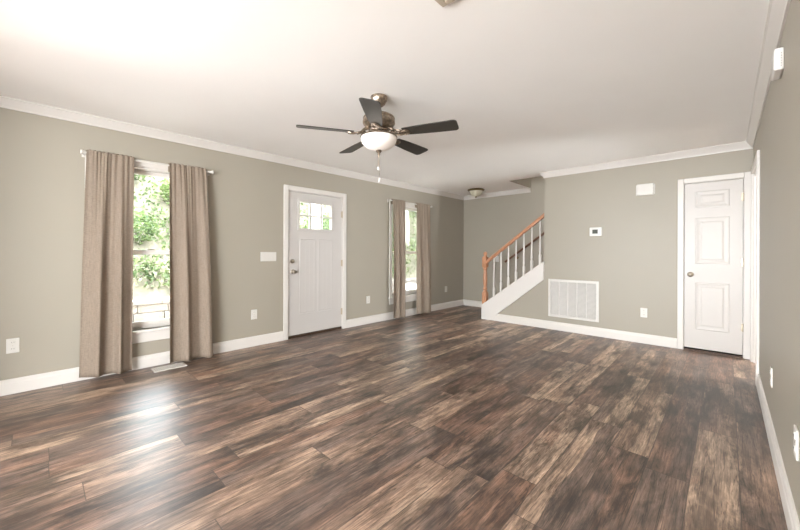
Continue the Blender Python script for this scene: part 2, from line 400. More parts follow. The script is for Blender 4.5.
# closet space behind the closet door, hall space behind the cased opening
tag(MB().box(-0.6, XR, YB + 0.30, YB + 0.34, 0, ZT).build('wall_closet', M_wall), 'closet wall behind the closet door', 'wall', kind='structure')
# stairwell shaft above the ceiling
mb = MB().box(HX0 - 0.1, HX0, HY0, YF, ZT + 0.25, 5.0).box(HX0, XR + 0.5, HY0 - 0.1, HY0, ZT + 0.25, 5.0).box(XR + 0.2, XR + 0.3, HY0, YF, 0, 5.0)
tag(mb.build('wall_stairwell', M_dark), 'stairwell walls above the ceiling opening', 'wall', kind='structure')
tag(MB().box(HX0 - 0.1, XR + 0.5, HY0 - 0.1, YF + 0.14, 5.0, 5.1).build('ceiling_stairwell', M_ceil), 'upper ceiling over the stairwell', 'ceiling', kind='structure')

tag(MB().box(HX0 - .004, HX0 + .012, HY0, YF, ZT + .001, 5.0).build('trim_2', M_wall), 'painted side of the stairwell opening in the ceiling', 'trim', kind='structure')  # liner in wall paint, added to darken the unlit opening side
# crown and baseboards: mitred runs given as polylines on the wall faces, inward normal on the left of travel
CROWN = [(0.0, -0.080), (0.010, -0.080), (0.013, -0.066), (0.026, -0.050), (0.042, -0.030), (0.052, -0.014), (0.062, -0.011), (0.062, 0.0), (0.0, 0.0)]
BASE = [(0.0, 0.0), (0.018, 0.0), (0.018, 0.088), (0.014, 0.096), (0.013, 0.110), (0.007, 0.121), (0.0, 0.122)]
def run(name, prof, z, pts, label, cat, mtrl=M_trim, kind='structure'):
    mb = MB(); n = len(pts)
    nrm = []
    for a, b in zip(pts, pts[1:]):
        d = Vector((b[0] - a[0], b[1] - a[1])).normalized(); nrm.append(Vector((-d.y, d.x)))
    rings = []
    for i, p in enumerate(pts):
        if i == 0: o = nrm[0]
        elif i == n - 1: o = nrm[-1]
        else:
            s = nrm[i - 1] + nrm[i]; o = s / (s.dot(nrm[i]))
        rings.append([mb.bm.verts.new((p[0] + o.x * q, p[1] + o.y * q, z + h)) for q, h in prof])
    for a, b in zip(rings, rings[1:]):
        for k in range(len(prof)): mb.bm.faces.new((a[k], a[(k + 1) % len(prof)], b[(k + 1) % len(prof)], b[k]))
    mb.bm.faces.new(rings[0][::-1]); mb.bm.faces.new(rings[-1])
    return tag(mb.build(name, mtrl), label, cat, kind=kind)
# travel so that inward is on the left
run('trim_1', CROWN, ZT, [(HX0, YF), (XL, YF), (XL, -0.83), (XR, -0.83), (XR, YB), (-2.073, YB), (-2.073, YB + 0.12)], 'white crown moulding along the ceiling edges', 'crown moulding')
CS = 0.066
run('baseboard_left', BASE, 0, [(XL, DW1[0] - CS), (XL, -0.83)], 'white baseboard left of the front door under the near window', 'baseboard')
run('baseboard_right', BASE, 0, [(XR, -0.83), (XR, OPN[0] - CS)], 'white baseboard along the right wall', 'baseboard')
run('baseboard_far', BASE, 0, [(-3.10, YF), (XL, YF), (XL, DW1[1] + CS)], 'white baseboard in the far corner by the window and stairs', 'baseboard')
run('baseboard_back', BASE, 0, [(D2[0] - 0.06, YB), (-2.99, YB)], 'white baseboard along the back wall below the return grille', 'baseboard')

# ------------------------------------------------------------------ windows
def casing_frame(mb, axis_x, ya, yb, z0, z1, wdt, th, sign=1, legs_to_floor=False):
    x0, x1 = (axis_x, axis_x + sign * th) if sign > 0 else (axis_x - th, axis_x)
    mb.box(x0, x1, ya - wdt, ya, z0, z1 + wdt); mb.box(x0, x1, yb, yb + wdt, z0, z1 + wdt); mb.box(x0, x1, ya, yb, z1, z1 + wdt)
    return mb
def window(n, ya, yb, label):
    z0, z1 = WZ
    root = empty('window_%d' % n, (XL, (ya + yb) / 2, z0), label, 'window', kind='structure')
    casing_frame(MB(), XL, ya, yb, z0, z1, 0.062, 0.018).build('window_casing', M_trim, root, 0.004)
    MB().box(XL - 0.06, XL + 0.040, ya - 0.075, yb + 0.075, z0 - 0.028, z0).build('window_stool', M_trim, root, 0.006)
    MB().box(XL, XL + 0.016, ya - 0.062, yb + 0.062, z0 - 0.125, z0 - 0.028).build('apron', M_trim, root, 0.004)
    j = MB()
    j.box(XL - WT, XL, ya, ya + 0.02, z0, z1).box(XL - WT, XL, yb - 0.02, yb, z0, z1).box(XL - WT, XL, ya + 0.02, yb - 0.02, z1 - 0.02, z1).box(XL - WT, XL - 0.06, ya + 0.02, yb - 0.02, z0, z0 + 0.02)
    j.build('window_frame', M_trim, root, 0.002)
    zm = 1.165
    def sash(xa, za, zb, lo, hi):
        a, b = ya + 0.021, yb - 0.021; s = 0.042; m_ = MB()
        m_.box(xa, xa + 0.032, a, a + s, za, zb).box(xa, xa + 0.032, b - s, b, za, zb)
        m_.box(xa, xa + 0.032, a + s, b - s, za, za + lo).box(xa, xa + 0.032, a + s, b - s, zb - hi, zb)
        so = m_.build('sash', M_trim, root, 0.004)
        MB().box(xa + 0.013, xa + 0.019, a + s - 0.004, b - s + 0.004, za + lo - 0.004, zb - hi + 0.004).build('pane', M_glass, so)
        return so
    sash(XL - 0.115, zm - 0.022, z1 - 0.021, 0.046, 0.045)
    lo = sash(XL - 0.080, z0 + 0.021, zm + 0.024, 0.055, 0.048)
    MB().box(XL - 0.07, XL - 0.045, (ya + yb) / 2 - 0.03, (ya + yb) / 2 + 0.03, zm + 0.0245, zm + 0.036).build('sash_lock', M_nick, root, 0.003)
    return root
window(1, *WN[0], 'white double hung window behind the near pair of curtains')
window(2, *WN[1], 'white double hung window behind the far pair of curtains')
rw = empty('window_3', (-2, YR, RW[2]), 'wide white window added unseen behind the viewpoint for light', 'window', kind='structure')  # invented frame around the rear fill lamp
m_ = MB()
m_.box(RW[0], RW[0] + .05, YR - .12, YR, RW[2], RW[3]).box(RW[1] - .05, RW[1], YR - .12, YR, RW[2], RW[3]).box(RW[0], RW[1], YR - .12, YR, RW[2], RW[2] + .05).box(RW[0], RW[1], YR - .12, YR, RW[3] - .05, RW[3])
m_.build('window_frame', M_trim, rw, 0.003)

w4 = empty('window_4', (XR, -3.2, 0.3), 'white side window added unseen behind the viewpoint for light', 'window', kind='structure')  # made-up window that holds the side fill
m_ = MB()
m_.box(XR, XR + .12, -4.6, -4.55, .3, 2.2).box(XR, XR + .12, -1.85, -1.8, .3, 2.2).box(XR, XR + .12, -4.55, -1.85, .3, .35).box(XR, XR + .12, -4.55, -1.85, 2.15, 2.2)
m_.build('window_frame', M_trim, w4, 0.003)

w5 = empty('window_5', (XL, -4.4, WZ[0]), 'white front window added unseen behind the viewpoint for light', 'window', kind='structure')  # added window, out of view, for the front fill
m_ = MB()
m_.box(XL - .12, XL, -5.8, -5.75, WZ[0], WZ[1]).box(XL - .12, XL, -3.05, -3.0, WZ[0], WZ[1]).box(XL - .12, XL, -5.75, -3.05, WZ[0], WZ[0] + .05).box(XL - .12, XL, -5.75, -3.05, WZ[1] - .05, WZ[1])
m_.build('window_frame', M_trim, w5, 0.003)

# ------------------------------------------------------------------ front door
d1 = empty('door_1', (XL, 2.779, 0), 'white craftsman front door with six small glass lites', 'door', kind='structure')
casing_frame(MB(), XL, DW1[0], DW1[1], 0, DW1[2], CS, 0.018).build('door_casing', M_trim, d1, 0.005)
m_ = MB()
m_.box(XL - WT, XL, DW1[0], DW1[0] + 0.006, 0, DW1[2]).box(XL - WT, XL, DW1[1] - 0.006, DW1[1], 0, DW1[2]).box(XL - WT, XL, DW1[0], DW1[1], DW1[2] - 0.006, DW1[2])
m_.build('jamb', M_trim, d1)
MB().box(XL - WT, XL - 0.002, DW1[0] + 0.006, DW1[1] - 0.006, 0, 0.035).build('threshold', M_thresh, d1, 0.004)
ds0, ds1, dz0, dz1 = DW1[0] + 0.009, DW1[1] - 0.009, 0.038, DW1[2] - 0.010
dx0, dx1 = XL - 0.052, XL - 0.006
L0, L1, LZ0, LZ1 = 2.490, 3.043, 1.492, 1.876
mb = grid_wall(MB(), 0, dx0, dx1, [ds0, L0, L1, ds1], [dz0, LZ0, LZ1, dz1], lambda i, j: i == 1 and j == 1)
slab = mb.build('door_slab', M_door, d1)
def panel_recess(parent, axis, face, sgn, a, b, z0, z1, lines=0, wdt=0.022, dep=0.0035):
    """moulded panel standing on the slab face: raised bead frame, sunk ground, optional plank grooves"""
    m_ = MB(); bm = m_.bm
    rings = []
    prof = [(0.0, 0.0), (0.005, dep * 0.9), (0.012, dep), (wdt - 0.006, dep * 0.5), (wdt, 0.0015)]
    for ins, h in prof:
        pts = [(a + ins, z0 + ins), (b - ins, z0 + ins), (b - ins, z1 - ins), (a + ins, z1 - ins)]
        rings.append([bm.verts.new((face + sgn * h, u, z) if axis == 0 else (u, face + sgn * h, z)) for u, z in pts])
    for r0, r1 in zip(rings, rings[1:]):
        for k in range(4): bm.faces.new((r0[k], r0[(k + 1) % 4], r1[(k + 1) % 4], r1[k]))
    bm.faces.new(rings[-1])
    for k in range(lines):
        u = a + wdt + (b - a - 2 * wdt) * (k + 1) / (lines + 1)
        c0, c1 = sorted((face + sgn * 0.001, face + sgn * 0.0026))
        if axis == 0: m_.box(c0, c1, u - 0.003, u + 0.003, z0 + wdt, z1 - wdt)
        else: m_.box(u - 0.003, u + 0.003, c0, c1, z0 + wdt, z1 - wdt)
    return m_.build('door_panel', M_door, parent)
panel_recess(d1, 0, dx1, 1, 2.507, 2.752, 0.315, 1.352, lines=2)
panel_recess(d1, 0, dx1, 1, 2.800, 3.045, 0.315, 1.352, lines=2)
m_ = MB()
fw_ = 0.028
m_.box(dx0 - .004, dx1 + .012, L0 - .02, L0 + .012, LZ0 - .02, LZ1 + .02).box(dx0 - .004, dx1 + .012, L1 - .012, L1 + .02, LZ0 - .02, LZ1 + .02)
m_.box(dx0 - .004, dx1 + .012, L0 + .012, L1 - .012, LZ0 - .02, LZ0 + .012).box(dx0 - .004, dx1 + .012, L0 + .012, L1 - .012, LZ1 - .012, LZ1 + .02)
m_.build('lite_frame', M_door, d1, 0.004)
MB().box(dx0 + 0.018, dx0 + 0.024, L0 + .01, L1 - .01, LZ0 + .01, LZ1 - .01).build('pane', M_glass, d1)
for y in (L0 + (L1 - L0) / 3, L0 + 2 * (L1 - L0) / 3):
    MB().box(dx0 + 0.008, dx1 + .002, y - .010, y + .010, LZ0 + .012, LZ1 - .012).build('muntin', M_door, d1, 0.003)
zc = (LZ0 + LZ1) / 2 - .004
MB().box(dx0 + 0.008, dx1 + .0015, L0 + .012, L1 - .012, zc - .010, zc + .010).build('muntin', M_door, d1, 0.003)
def knob_set(parent, axis, face, sgn, u, z, big=True):
    prof = [(0, 0), (0.031, 0), (0.031, 0.006), (0.026, 0.011), (0.012, 0.013), (0.011, 0.028), (0.020, 0.034), (0.027, 0.046), (0.026, 0.058), (0.016, 0.066), (0, 0.067)]
    if not big: prof = [(0, 0), (0.030, 0), (0.030, 0.010), (0.025, 0.018), (0.014, 0.020), (0.013, 0.026), (0, 0.027)]
    prof = [(r, sgn * h) for r, h in prof]
    o = (face, u, z) if axis == 0 else (u, face, z)
    return MB().lathe(prof, o, 24, 'X' if axis == 0 else 'Y')
knob_set(d1, 0, dx1, 1, 2.402, 0.905).build('door_knob', M_nick, d1, smooth=True)
db = knob_set(d1, 0, dx1, 1, 2.394, 1.045, False).build('deadbolt', M_nick, d1, smooth=True)
MB().box(dx1 + .0272, dx1 + .040, 2.390, 2.398, 1.028, 1.062).build('thumb_turn', M_nick, db, 0.002)
for z in (1.748, 1.006, 0.268):
    h = MB().tube([(XL + 0.004, 3.2265, z - .05), (XL + 0.004, 3.2265, z + .05)], 0.007, 10)
    h.box(XL - 0.0055, XL + 0.0005, 3.205, 3.2225, z - .048, z + .048)
    h.build('hinge', M_hinge, d1)

# ------------------------------------------------------------------ closet door in the back wall
d2 = empty('door_2', (-0.123, YB, 0), 'narrow white three panel closet door in the back wall', 'door', kind='structure')
m_ = MB(); cw = 0.058
m_.box(D2[0] - cw, D2[0], YB - .018, YB, 0, D2[2] + cw).box(D2[1], D2[1] + cw, YB - .018, YB, 0, D2[2] + cw).box(D2[0], D2[1], YB - .018, YB, D2[2], D2[2] + cw)
m_.build('door_casing', M_trim, d2, 0.005)
m_ = MB()
m_.box(D2[0], D2[0] + .004, YB, YB + .12, 0, D2[2]).box(D2[1] - .004, D2[1], YB, YB + .12, 0, D2[2]).box(D2[0], D2[1], YB, YB + .12, D2[2] - .004, D2[2])
m_.build('jamb', M_trim, d2)
MB().box(D2[0] + .005, D2[1] - .005, YB + .003, YB + .10, 0, 0.014).build('threshold', M_thresh, d2)
MB().box(D2[0] + .007, D2[1] - .007, YB + .004, YB + .040, 0.034, D2[2] - .008).build('door_slab', M_door, d2, 0.002)
for z0, z1 in ((1.722, 1.915), (1.050, 1.600), (0.262, 0.826)):
    o = panel_recess(d2, 1, YB + .004, -1, -0.276, 0.022, z0, z1, wdt=0.034, dep=0.004)
    m_ = MB(); bm = m_.bm
    r0 = [bm.verts.new((u, YB + .0015, z)) for u, z in ((-0.276 + .046, z0 + .046), (0.022 - .046, z0 + .046), (0.022 - .046, z1 - .046), (-0.276 + .046, z1 - .046))]
    r1 = [bm.verts.new((u, YB - .0020, z)) for u, z in ((-0.276 + .062, z0 + .062), (0.022 - .062, z0 + .062), (0.022 - .062, z1 - .062), (-0.276 + .062, z1 - .062))]
    for k in range(4): bm.faces.new((r0[k], r0[(k + 1) % 4], r1[(k + 1) % 4], r1[k]))
    bm.faces.new(r1)
    m_.build('raised_field', M_door, o)
knob_set(d2, 1, YB + .004, -1, -0.321, 0.920).build('door_knob', M_nick, d2, smooth=True)
for z in (1.812, 1.076, 0.342):
    h = MB().tube([(D2[1] - .004, YB - .004, z - .045), (D2[1] - .004, YB - .004, z + .045)], 0.006, 10)
    h.box(D2[1] - .022, D2[1] - .008, YB - .0005, YB + .0035, z - .043, z + .043)
    h.build('hinge', M_hinge, d2)

# cased opening with a door in the right wall
d3 = empty('door_3', (XR, 4.89, 0), 'white cased doorway in the right wall seen edge on, open to a hall', 'door', kind='structure')
casing_frame(MB(), XR, OPN[0], OPN[1], 0, OPN[2], 0.060, 0.021, -1).build('door_casing', M_trim, d3, 0.004)
m_ = MB()
m_.box(XR, XR + WT, OPN[0], OPN[0] + .015, 0, OPN[2]).box(XR, XR + WT, OPN[1] - .015, OPN[1], 0, OPN[2]).box(XR, XR + WT, OPN[0] + .015, OPN[1] - .015, OPN[2] - .015, OPN[2])
m_.build('jamb', M_trim, d3)
# unseen side hall beyond the opening, its end window added for the fill
mb = MB().box(XR + WT, 2.4, 3.9, 4.0, 0, ZT).box(XR + WT, 2.4, 5.5, 5.6, 0, ZT)
tag(mb.build('wall_hall', M_wall), 'greige side walls of the hall beyond the cased doorway', 'wall', kind='structure')
mb = grid_wall(MB(), 0, 2.3, 2.4, [4.0, 4.9, 5.45, 5.5], [0, .6, 2.15, ZT], lambda i, j: i == 1 and j == 1)
tag(mb.build('wall_hall_end', M_wall), 'greige end wall of the hall with a window opening added for light', 'wall', kind='structure')

# ------------------------------------------------------------------ curtains and rods
def rod(yc, y0, y1, label):
    xr = XL + 0.080; z = 2.066
    root = empty('curtain_rod', (xr, (y0 + y1) / 2, z), label, 'curtain rod', 'white curtain rods')
    MB().tube([(xr, y0 + .034, z), (xr, y1 - .034, z)], 0.008, 14).build('pole', M_plast, root, smooth=True)
    for y, s in ((y0, 1), (y1, -1)):
        MB().lathe([(0, 0), (0.017, 0), (0.021, s * .006), (0.019, s * .014), (0.011, s * .024), (0.010, s * .034), (0, s * .034)], (xr, y, z), 18, 'Y').build('finial', M_plast, root, smooth=True)
    for y in (y0 + .026, y1 - .026):
        b = MB().box(XL, XL + .005, y - .012, y + .012, z - .03, z + .03).box(XL + .004, xr, y - .004, y + .004, z - .014, z - .008).box(xr - .011, xr + .011, y - .006, y + .006, z - .014, z - .008)
        b.build('bracket', M_plast, root, 0.001)
    return root
rod(0.82, 0.272, 1.372, 'thin white curtain rod over the near window')
rod(4.75, 4.172, 5.330, 'thin white curtain rod over the far window')

def curtain(ta, tb, ba, bb, zb0, zb1, seed, label, nfold=2.2, amp=0.034, edge=0.0):
    """ta,tb = top y range, ba,bb = bottom y range"""
    rnd = random.Random(seed); xr = XL + 0.080; zr = 2.066; NS, NZ = 110, 46
    ph = [rnd.uniform(0, 6.28) for _ in range(6)]
    root = empty('curtain', (xr, (ba + bb) / 2, 0.03), label, 'curtain', 'linen curtain panels')
    bm = bmesh.new(); rows = []
    def fold(s, t):
        a1 = (0.0060 * (1 - t) ** 4 + 0.0006) * (math.sin(2 * PI * 6 * (s + .09 * math.sin(4.5 * s + ph[2])) + ph[0]) + 0.5 * math.sin(2 * PI * 11 * (s + .05 * math.sin(7 * s + ph[4])) + ph[1]))
        q = min(1, t * 1.6) ** 0.8
        ss = s + 0.03 * math.sin(3 * s * 2 + ph[2]) + 0.02 * t * math.sin(5 * s + ph[5])
        wv = math.sin(2 * PI * nfold * ss + ph[3])
        a2 = amp * q * (wv + 0.22 * math.sin(2 * PI * nfold * 2.3 * ss + ph[4]))
        return a1 + a2
    def row(z, t, back=None):
        r = []
        for i in range(NS + 1):
            s = i / NS
            yt = ta + (tb - ta) * s; yb = ba + (bb - ba) * s
            tt = t ** 0.85
            y = yt + (yb - yt) * tt + 0.006 * q_(t) * math.cos(2 * PI * nfold * s + ph[3])
            x = xr + (0.027 + 0.030 * min(1, 1.6 * t) + fold(s, t) if back is None else back + 0.3 * fold(s, 0))
            zz = z + (0.004 * math.sin(2 * PI * 10.5 * s + ph[1]) if t == 0 else 0)
            if t > 0: zz = z + (zb0 + (zb1 - zb0) * s - 0.02) * t
            r.append(bm.verts.new((x, y, zz)))
        rows.append(r)
    def q_(t): return min(1, t * 1.6)
    for z, bk in ((zr - .06, -0.018), (zr - .03, -0.019), (zr, -0.021), (zr + .014, -0.017), (zr + .026, -0.003), (zr + .026, 0.008)): row(z, 0, bk)
    ztop, zbot = zr + .018, 0.02
    for k in range(NZ + 1):
        t = k / NZ; row(ztop + (zbot - ztop) * t, t if k else 0.0001)
    for a, b in zip(rows, rows[1:]):
        for i in range(NS): bm.faces.new((a[i], a[i + 1], b[i + 1], b[i]))
    w_ = MB(); w_.bm.free(); w_.bm = bm
    o = w_.build('fabric_panel', M_curt, root, smooth=True)
    md = o.modifiers.new('thickness', 'SOLIDIFY'); md.thickness = 0.003; md.offset = 0
    # stitched bottom hem as its own band
    return root
curtain(0.312, 0.655, 0.272, 0.640, 0.050, 0.026, 3, 'left curtain of the near window, taupe linen, flared at its bottom corner')
curtain(0.943, 1.286, 0.950, 1.352, 0.030, 0.012, 11, 'right curtain of the near window, taupe linen, above the floor register', nfold=1.9)
curtain(4.218, 4.538, 4.210, 4.540, 0.035, 0.025, 21, 'left curtain of the far window, on the front door side')
curtain(4.845, 5.240, 4.845, 5.270, 0.035, 0.012, 34, 'right curtain of the far window, nearest the room corner', nfold=2.0)

# ------------------------------------------------------------------ staircase
SY0, SY1 = YB - 0.028, YF
st = empty('staircase', (-3.10, YB, 0), 'white staircase with honey oak newel post and handrail', 'staircase')
def sk_hi(x): return 0.233 + 0.73 * (x + 3.158)
MB().prism([(-3.158, SY0, 0), (-3.005, SY0, 0), (-2.0745, SY0, 0.752), (-2.0745, SY0, sk_hi(-2.0745)), (-3.158, SY0, sk_hi(-3.158))], (0, 0.0275, 0)).build('skirt_board', M_trim, st, 0.002)
MB().prism([(-3.160, SY0 - .006, sk_hi(-3.160)), (-2.075, SY0 - .006, sk_hi(-2.075)), (-2.075, SY0 - .006, sk_hi(-2.075) + .014), (-3.160, SY0 - .006, sk_hi(-3.160) + .014)], (0, 0.10, 0)).build('curb_cap', M_trim, st, 0.002)
MB().prism([(-3.158, SY0 + .028, 0), (-2.99, SY0 + .028, 0), (-2.076, SY0 + .028, sk_hi(-2.076) - .25), (-2.076, SY0 + .028, sk_hi(-2.076)), (-3.158, SY0 + .028, sk_hi(-3.158))], (0, 0.06, 0)).build('curb', M_trim, st)
RUN, RISE = 0.256, 0.187
for k in range(12):
    x = -3.06 + RUN * k
    if x + RUN > 0.1: break
    ya = YB + .062 if x < -2.08 else YB + .125
    if x < -2.08 < x + RUN: ya = YB + .125
    MB().box(x - .02, x + RUN, ya, YF - .001, RISE * (k + 1) - .028, RISE * (k + 1)).build('tread', M_tread, st, 0.004)
    MB().box(x, x + .018, ya, YF - .001, RISE * k, RISE * (k + 1) - .028).build('riser', M_trim, st)
ny, nx = YB + .030, -3.116
def sqring(mb, lv, o, n_round=None):
    bm = mb.bm; rings = []
    for hw, z in lv:
        rings.append([bm.verts.new((o[0] + sx * hw, o[1] + sy * hw, z)) for sx, sy in ((-1, -1), (1, -1), (1, 1), (-1, 1))])
    for a, b in zip(rings, rings[1:]):
        for k in range(4): bm.faces.new((a[k], a[(k + 1) % 4], b[(k + 1) % 4], b[k]))
    bm.faces.new(rings[0][::-1]); bm.faces.new(rings[-1])
nw = MB()
H_ = 0.040
sqring(nw, [(H_, 0.24), (H_, 0.462), (H_ - .008, 0.476)], (nx, ny))
nw.lathe([(0, .47), (0.0398, .47), (0.0400, .482), (0.0351, .494), (0.0281, .505), (0.0398, .522), (0.0400, .535), (0.0304, .550), (0.0269, .565), (0.0328, .60), (0.0374, .66), (0.0392, .70), (0.0363, .76), (0.0304, .82), (0.0257, .855), (0.0351, .868), (0.0398, .88), (0.0351, .892), (0.0292, .90), (0.0398, .912), (0, .912)], (nx, ny, 0), 24)
sqring(nw, [(H_ - .008, .908), (H_, .922), (H_, 1.085), (H_ - .008, 1.098)], (nx, ny))
nw.lathe([(0, 1.09), (.030, 1.09), (.034, 1.102), (.026, 1.112), (.020, 1.118), (.030, 1.132), (.036, 1.150), (.032, 1.170), (.020, 1.184), (.008, 1.190), (0, 1.191)], (nx, ny, 0), 24)
nw.build('newel_post', M_oak, st, smooth=True)
def rail_z(x): return 1.055 + 0.757 * (x + 3.067)     # top of handrail
def rail_prof(x, yc, zt):
    return [(x, yc + a, zt + b) for a, b in ((-.022, -.066), (.022, -.066), (.026, -.045), (.031, -.030), (.028, -.010), (.014, 0), (-.014, 0), (-.028, -.010), (-.031, -.030), (-.026, -.045))]
MB().sweep(None, rail_prof(nx + H_, ny, rail_z(nx + H_)), rail_prof(-2.0745, ny, rail_z(-2.0745))).build('handrail', M_oak, st, 0.003)
for bx in (-2.945, -2.813, -2.68, -2.545, -2.411, -2.280, -2.148):
    zb = sk_hi(bx) + .014; zt = rail_z(bx) - .062
    b = MB()
    sqring(b, [(.0155, zb - .012), (.0155, zb + .150), (.012, zb + .162)], (bx, ny))
    b.lathe([(0, zb + .155), (.012, zb + .155), (.015, zb + .166), (.010, zb + .178), (.0145, zb + .20), (.0135, zb + .30), (.0105, zt - .12), (.009, zt + .01), (0, zt + .01)], (bx, ny, 0), 14)
    b.build('baluster', M_trim, st, smooth=True)
wr = empty('wall_handrail', (-3.0, YF, 0.95), 'brown wood handrail fixed on the wall behind the white balusters', 'handrail')
yw = YF - .065
def wz(x): return 0.985 + 0.715 * (x + 3.25)
MB().tube([(-3.25, yw, wz(-3.25)), (-1.6, yw, wz(-1.6)), (-0.2, yw, wz(-0.2))], 0.021, 12).build('rail', M_oakd, wr, smooth=True)
for x in (-3.02, -1.9, -0.8):
    z = wz(x) - .018
    MB().lathe([(0, 0), (.026, 0), (.024, -.006), (0, -.006)], (x, YF - .0005, z - .06), 14, 'Y').tube([(x, YF - .004, z - .06), (x, YF - .04, z - .06), (x, yw, z - .03), (x, yw, z)], .006, 8).build('bracket', M_brass, wr, smooth=True)

# ------------------------------------------------------------------ ceiling fan
FX, FY = -2.027, 1.888
fan = empty('ceiling_fan', (FX, FY, ZT), 'five blade ceiling fan with dark blades and frosted bowl light', 'ceiling fan')
o3 = (FX, FY, 0)
MB().lathe([(0, ZT), (.066, ZT), (.068, ZT - .008), (.064, ZT - .030), (.050, ZT - .058), (.026, ZT - .078), (.018, ZT - .082), (0, ZT - .082)], o3).build('canopy', M_fanmetal, fan, smooth=True)
MB().lathe([(.012, ZT - .08), (.012, 2.285)], o3, 16).lathe([(0, 2.312), (.022, 2.31), (.026, 2.30), (.020, 2.286), (0, 2.285)], o3, 20).build('downrod', M_fanmetal, fan, smooth=True)
MB().lathe([(0, 2.292), (.030, 2.290), (.060, 2.282), (.098, 2.272), (.122, 2.258), (.128, 2.246), (.124, 2.238), (.128, 2.230), (.130, 2.208), (.127, 2.200), (.118, 2.193), (.112, 2.180), (.096, 2.168), (.060, 2.160), (0, 2.160)], o3, 48).build('motor_housing', M_fanmetal, fan, smooth=True)
MB().lathe([(0, 2.162), (.070, 2.162), (.082, 2.152), (.080, 2.140), (.070, 2.132), (.074, 2.122), (.092, 2.114), (.120, 2.108), (.146, 2.104), (.148, 2.096), (.143, 2.091), (0, 2.091)], o3, 48).build('light_fitter', M_fanmetal, fan, smooth=True)
bowl = [(.1425, 2.094), (.143, 2.080)] + [(.142 * math.cos(a), 2.078 - .086 * math.sin(a)) for a in [PI / 2 * k / 10 for k in range(1, 10)]] + [(.012, 1.992), (0, 1.992)]
MB().lathe(bowl, o3, 48).build('lamp_shade', M_bowl, fan, smooth=True)
MB().lathe([(0, 1.996), (.020, 1.994), (.024, 1.986), (.016, 1.976), (.010, 1.968), (.012, 1.960), (.005, 1.948), (.004, 1.936), (0, 1.934)], o3, 20).build('finial', M_fanmetal, fan, smooth=True)
# pull chains
for dx, dy, zl in ((-.010, .004, 1.835), (.012, -.006, 1.735)):
    ch = MB().tube([(FX + dx, FY + dy, 1.972), (FX + dx * 1.2, FY + dy * 1.2, zl + .03)], .0016, 6).build('pull_chain', M_fanmetal, fan)
    MB().lathe([(0, zl + .032), (.004, zl + .03), (.008, zl + .012), (.007, zl), (0, zl - .003)], (FX + dx * 1.2, FY + dy * 1.2, 0), 12).build('fob', M_plast, ch, smooth=True)
BA0 = math.radians(268 + 43.455)
for k in range(5):
    a = BA0 + 2 * PI * k / 5
    rd = Vector((math.cos(a), math.sin(a), 0)); tg = Vector((-math.sin(a), math.cos(a), 0))   # tg = counter-clockwise
    pt = math.radians(12)
    side = (tg * math.cos(pt) - Vector((0, 0, 1)) * math.sin(pt)); nz = rd.cross(side)
    O = Vector((FX, FY, 2.118))
    W = lambda r, s, h: O + rd * r + side * s + nz * h
    # blade outline with rounded tip corners
    out = [(.205, -.046), (.30, -.056), (.45, -.064), (.60, -.069)]
    for q in range(1, 6):
        b = PI / 2 * q / 5; out.append((.605 + .03 * math.sin(b), -.039 - .030 * math.cos(b)))
    for q in range(0, 6):
        b = PI / 2 * q / 5; out.append((.605 + .03 * math.cos(b), .039 + .030 * math.sin(b)))
    out += [(.45, .064), (.30, .056), (.205, .046)]
    mb = MB(); mb.prism([W(r, s, 0) for r, s in out], nz * 0.006)
    mb.build('blade', M_blade, fan, 0.0015)
    ir = MB()
    pa = [Vector((FX, FY, 2.166)) + rd * .085, Vector((FX, FY, 2.150)) + rd * .115, W(.145, 0, .006), W(.175, 0, -.008)]
    ir.tube(pa, [.014, .013, .011, .010], 10)
    for sgn in (-1, 1):        # scrolled arms
        pts = []
        for q in range(9):
            t = q / 8; pts.append(W(.110 + .10 * t, sgn * (.010 + .030 * math.sin(PI * t * .9)), .010 - .018 * t))
        ir.tube(pts, .006, 8)
    plate = [W(.175 + .045 * (1 - math.cos(q * PI / 8)) , .036 * math.sin(q * PI / 8), -.004) for q in range(9)] + [W(.175 + .045 * (1 - math.cos(q * PI / 8)), -.036 * math.sin(q * PI / 8), -.004) for q in range(7, 0, -1)]
    ir.prism(plate, nz * -.005)
    ring = [W(.220 + .026 * math.cos(q * PI / 8), .026 * math.sin(q * PI / 8), -.010) for q in range(17)]
    ir.tube(ring, .005, 8, caps=False)
    ir.build('blade_iron', M_fanmetal, fan, smooth=True)

# flush ceiling light near the stairs
fx, fy = -3.61, 5.99
fl = empty('ceiling_light', (fx, fy, ZT), 'small flush ceiling light in far corner with cream glass bowl', 'ceiling light')
MB().lathe([(0, ZT), (.160, ZT), (.165, ZT - .008), (.158, ZT - .024), (.135, ZT - .036), (0, ZT - .036)], (fx, fy, 0), 40).build('pan', M_brass, fl, smooth=True)
MB().lathe([(.130, ZT - .034), (.128, ZT - .045), (.112, ZT - .085), (.088, ZT - .115), (.055, ZT - .136), (0, ZT - .142)], (fx, fy, 0), 40).build('lamp_shade', M_bowl2, fl, smooth=True)
MB().lathe([(0, ZT - .138), (.018, ZT - .140), (.020, ZT - .148), (.010, ZT - .158), (.006, ZT - .170), (0, ZT - .172)], (fx, fy, 0), 16).build('finial', M_brass, fl, smooth=True)

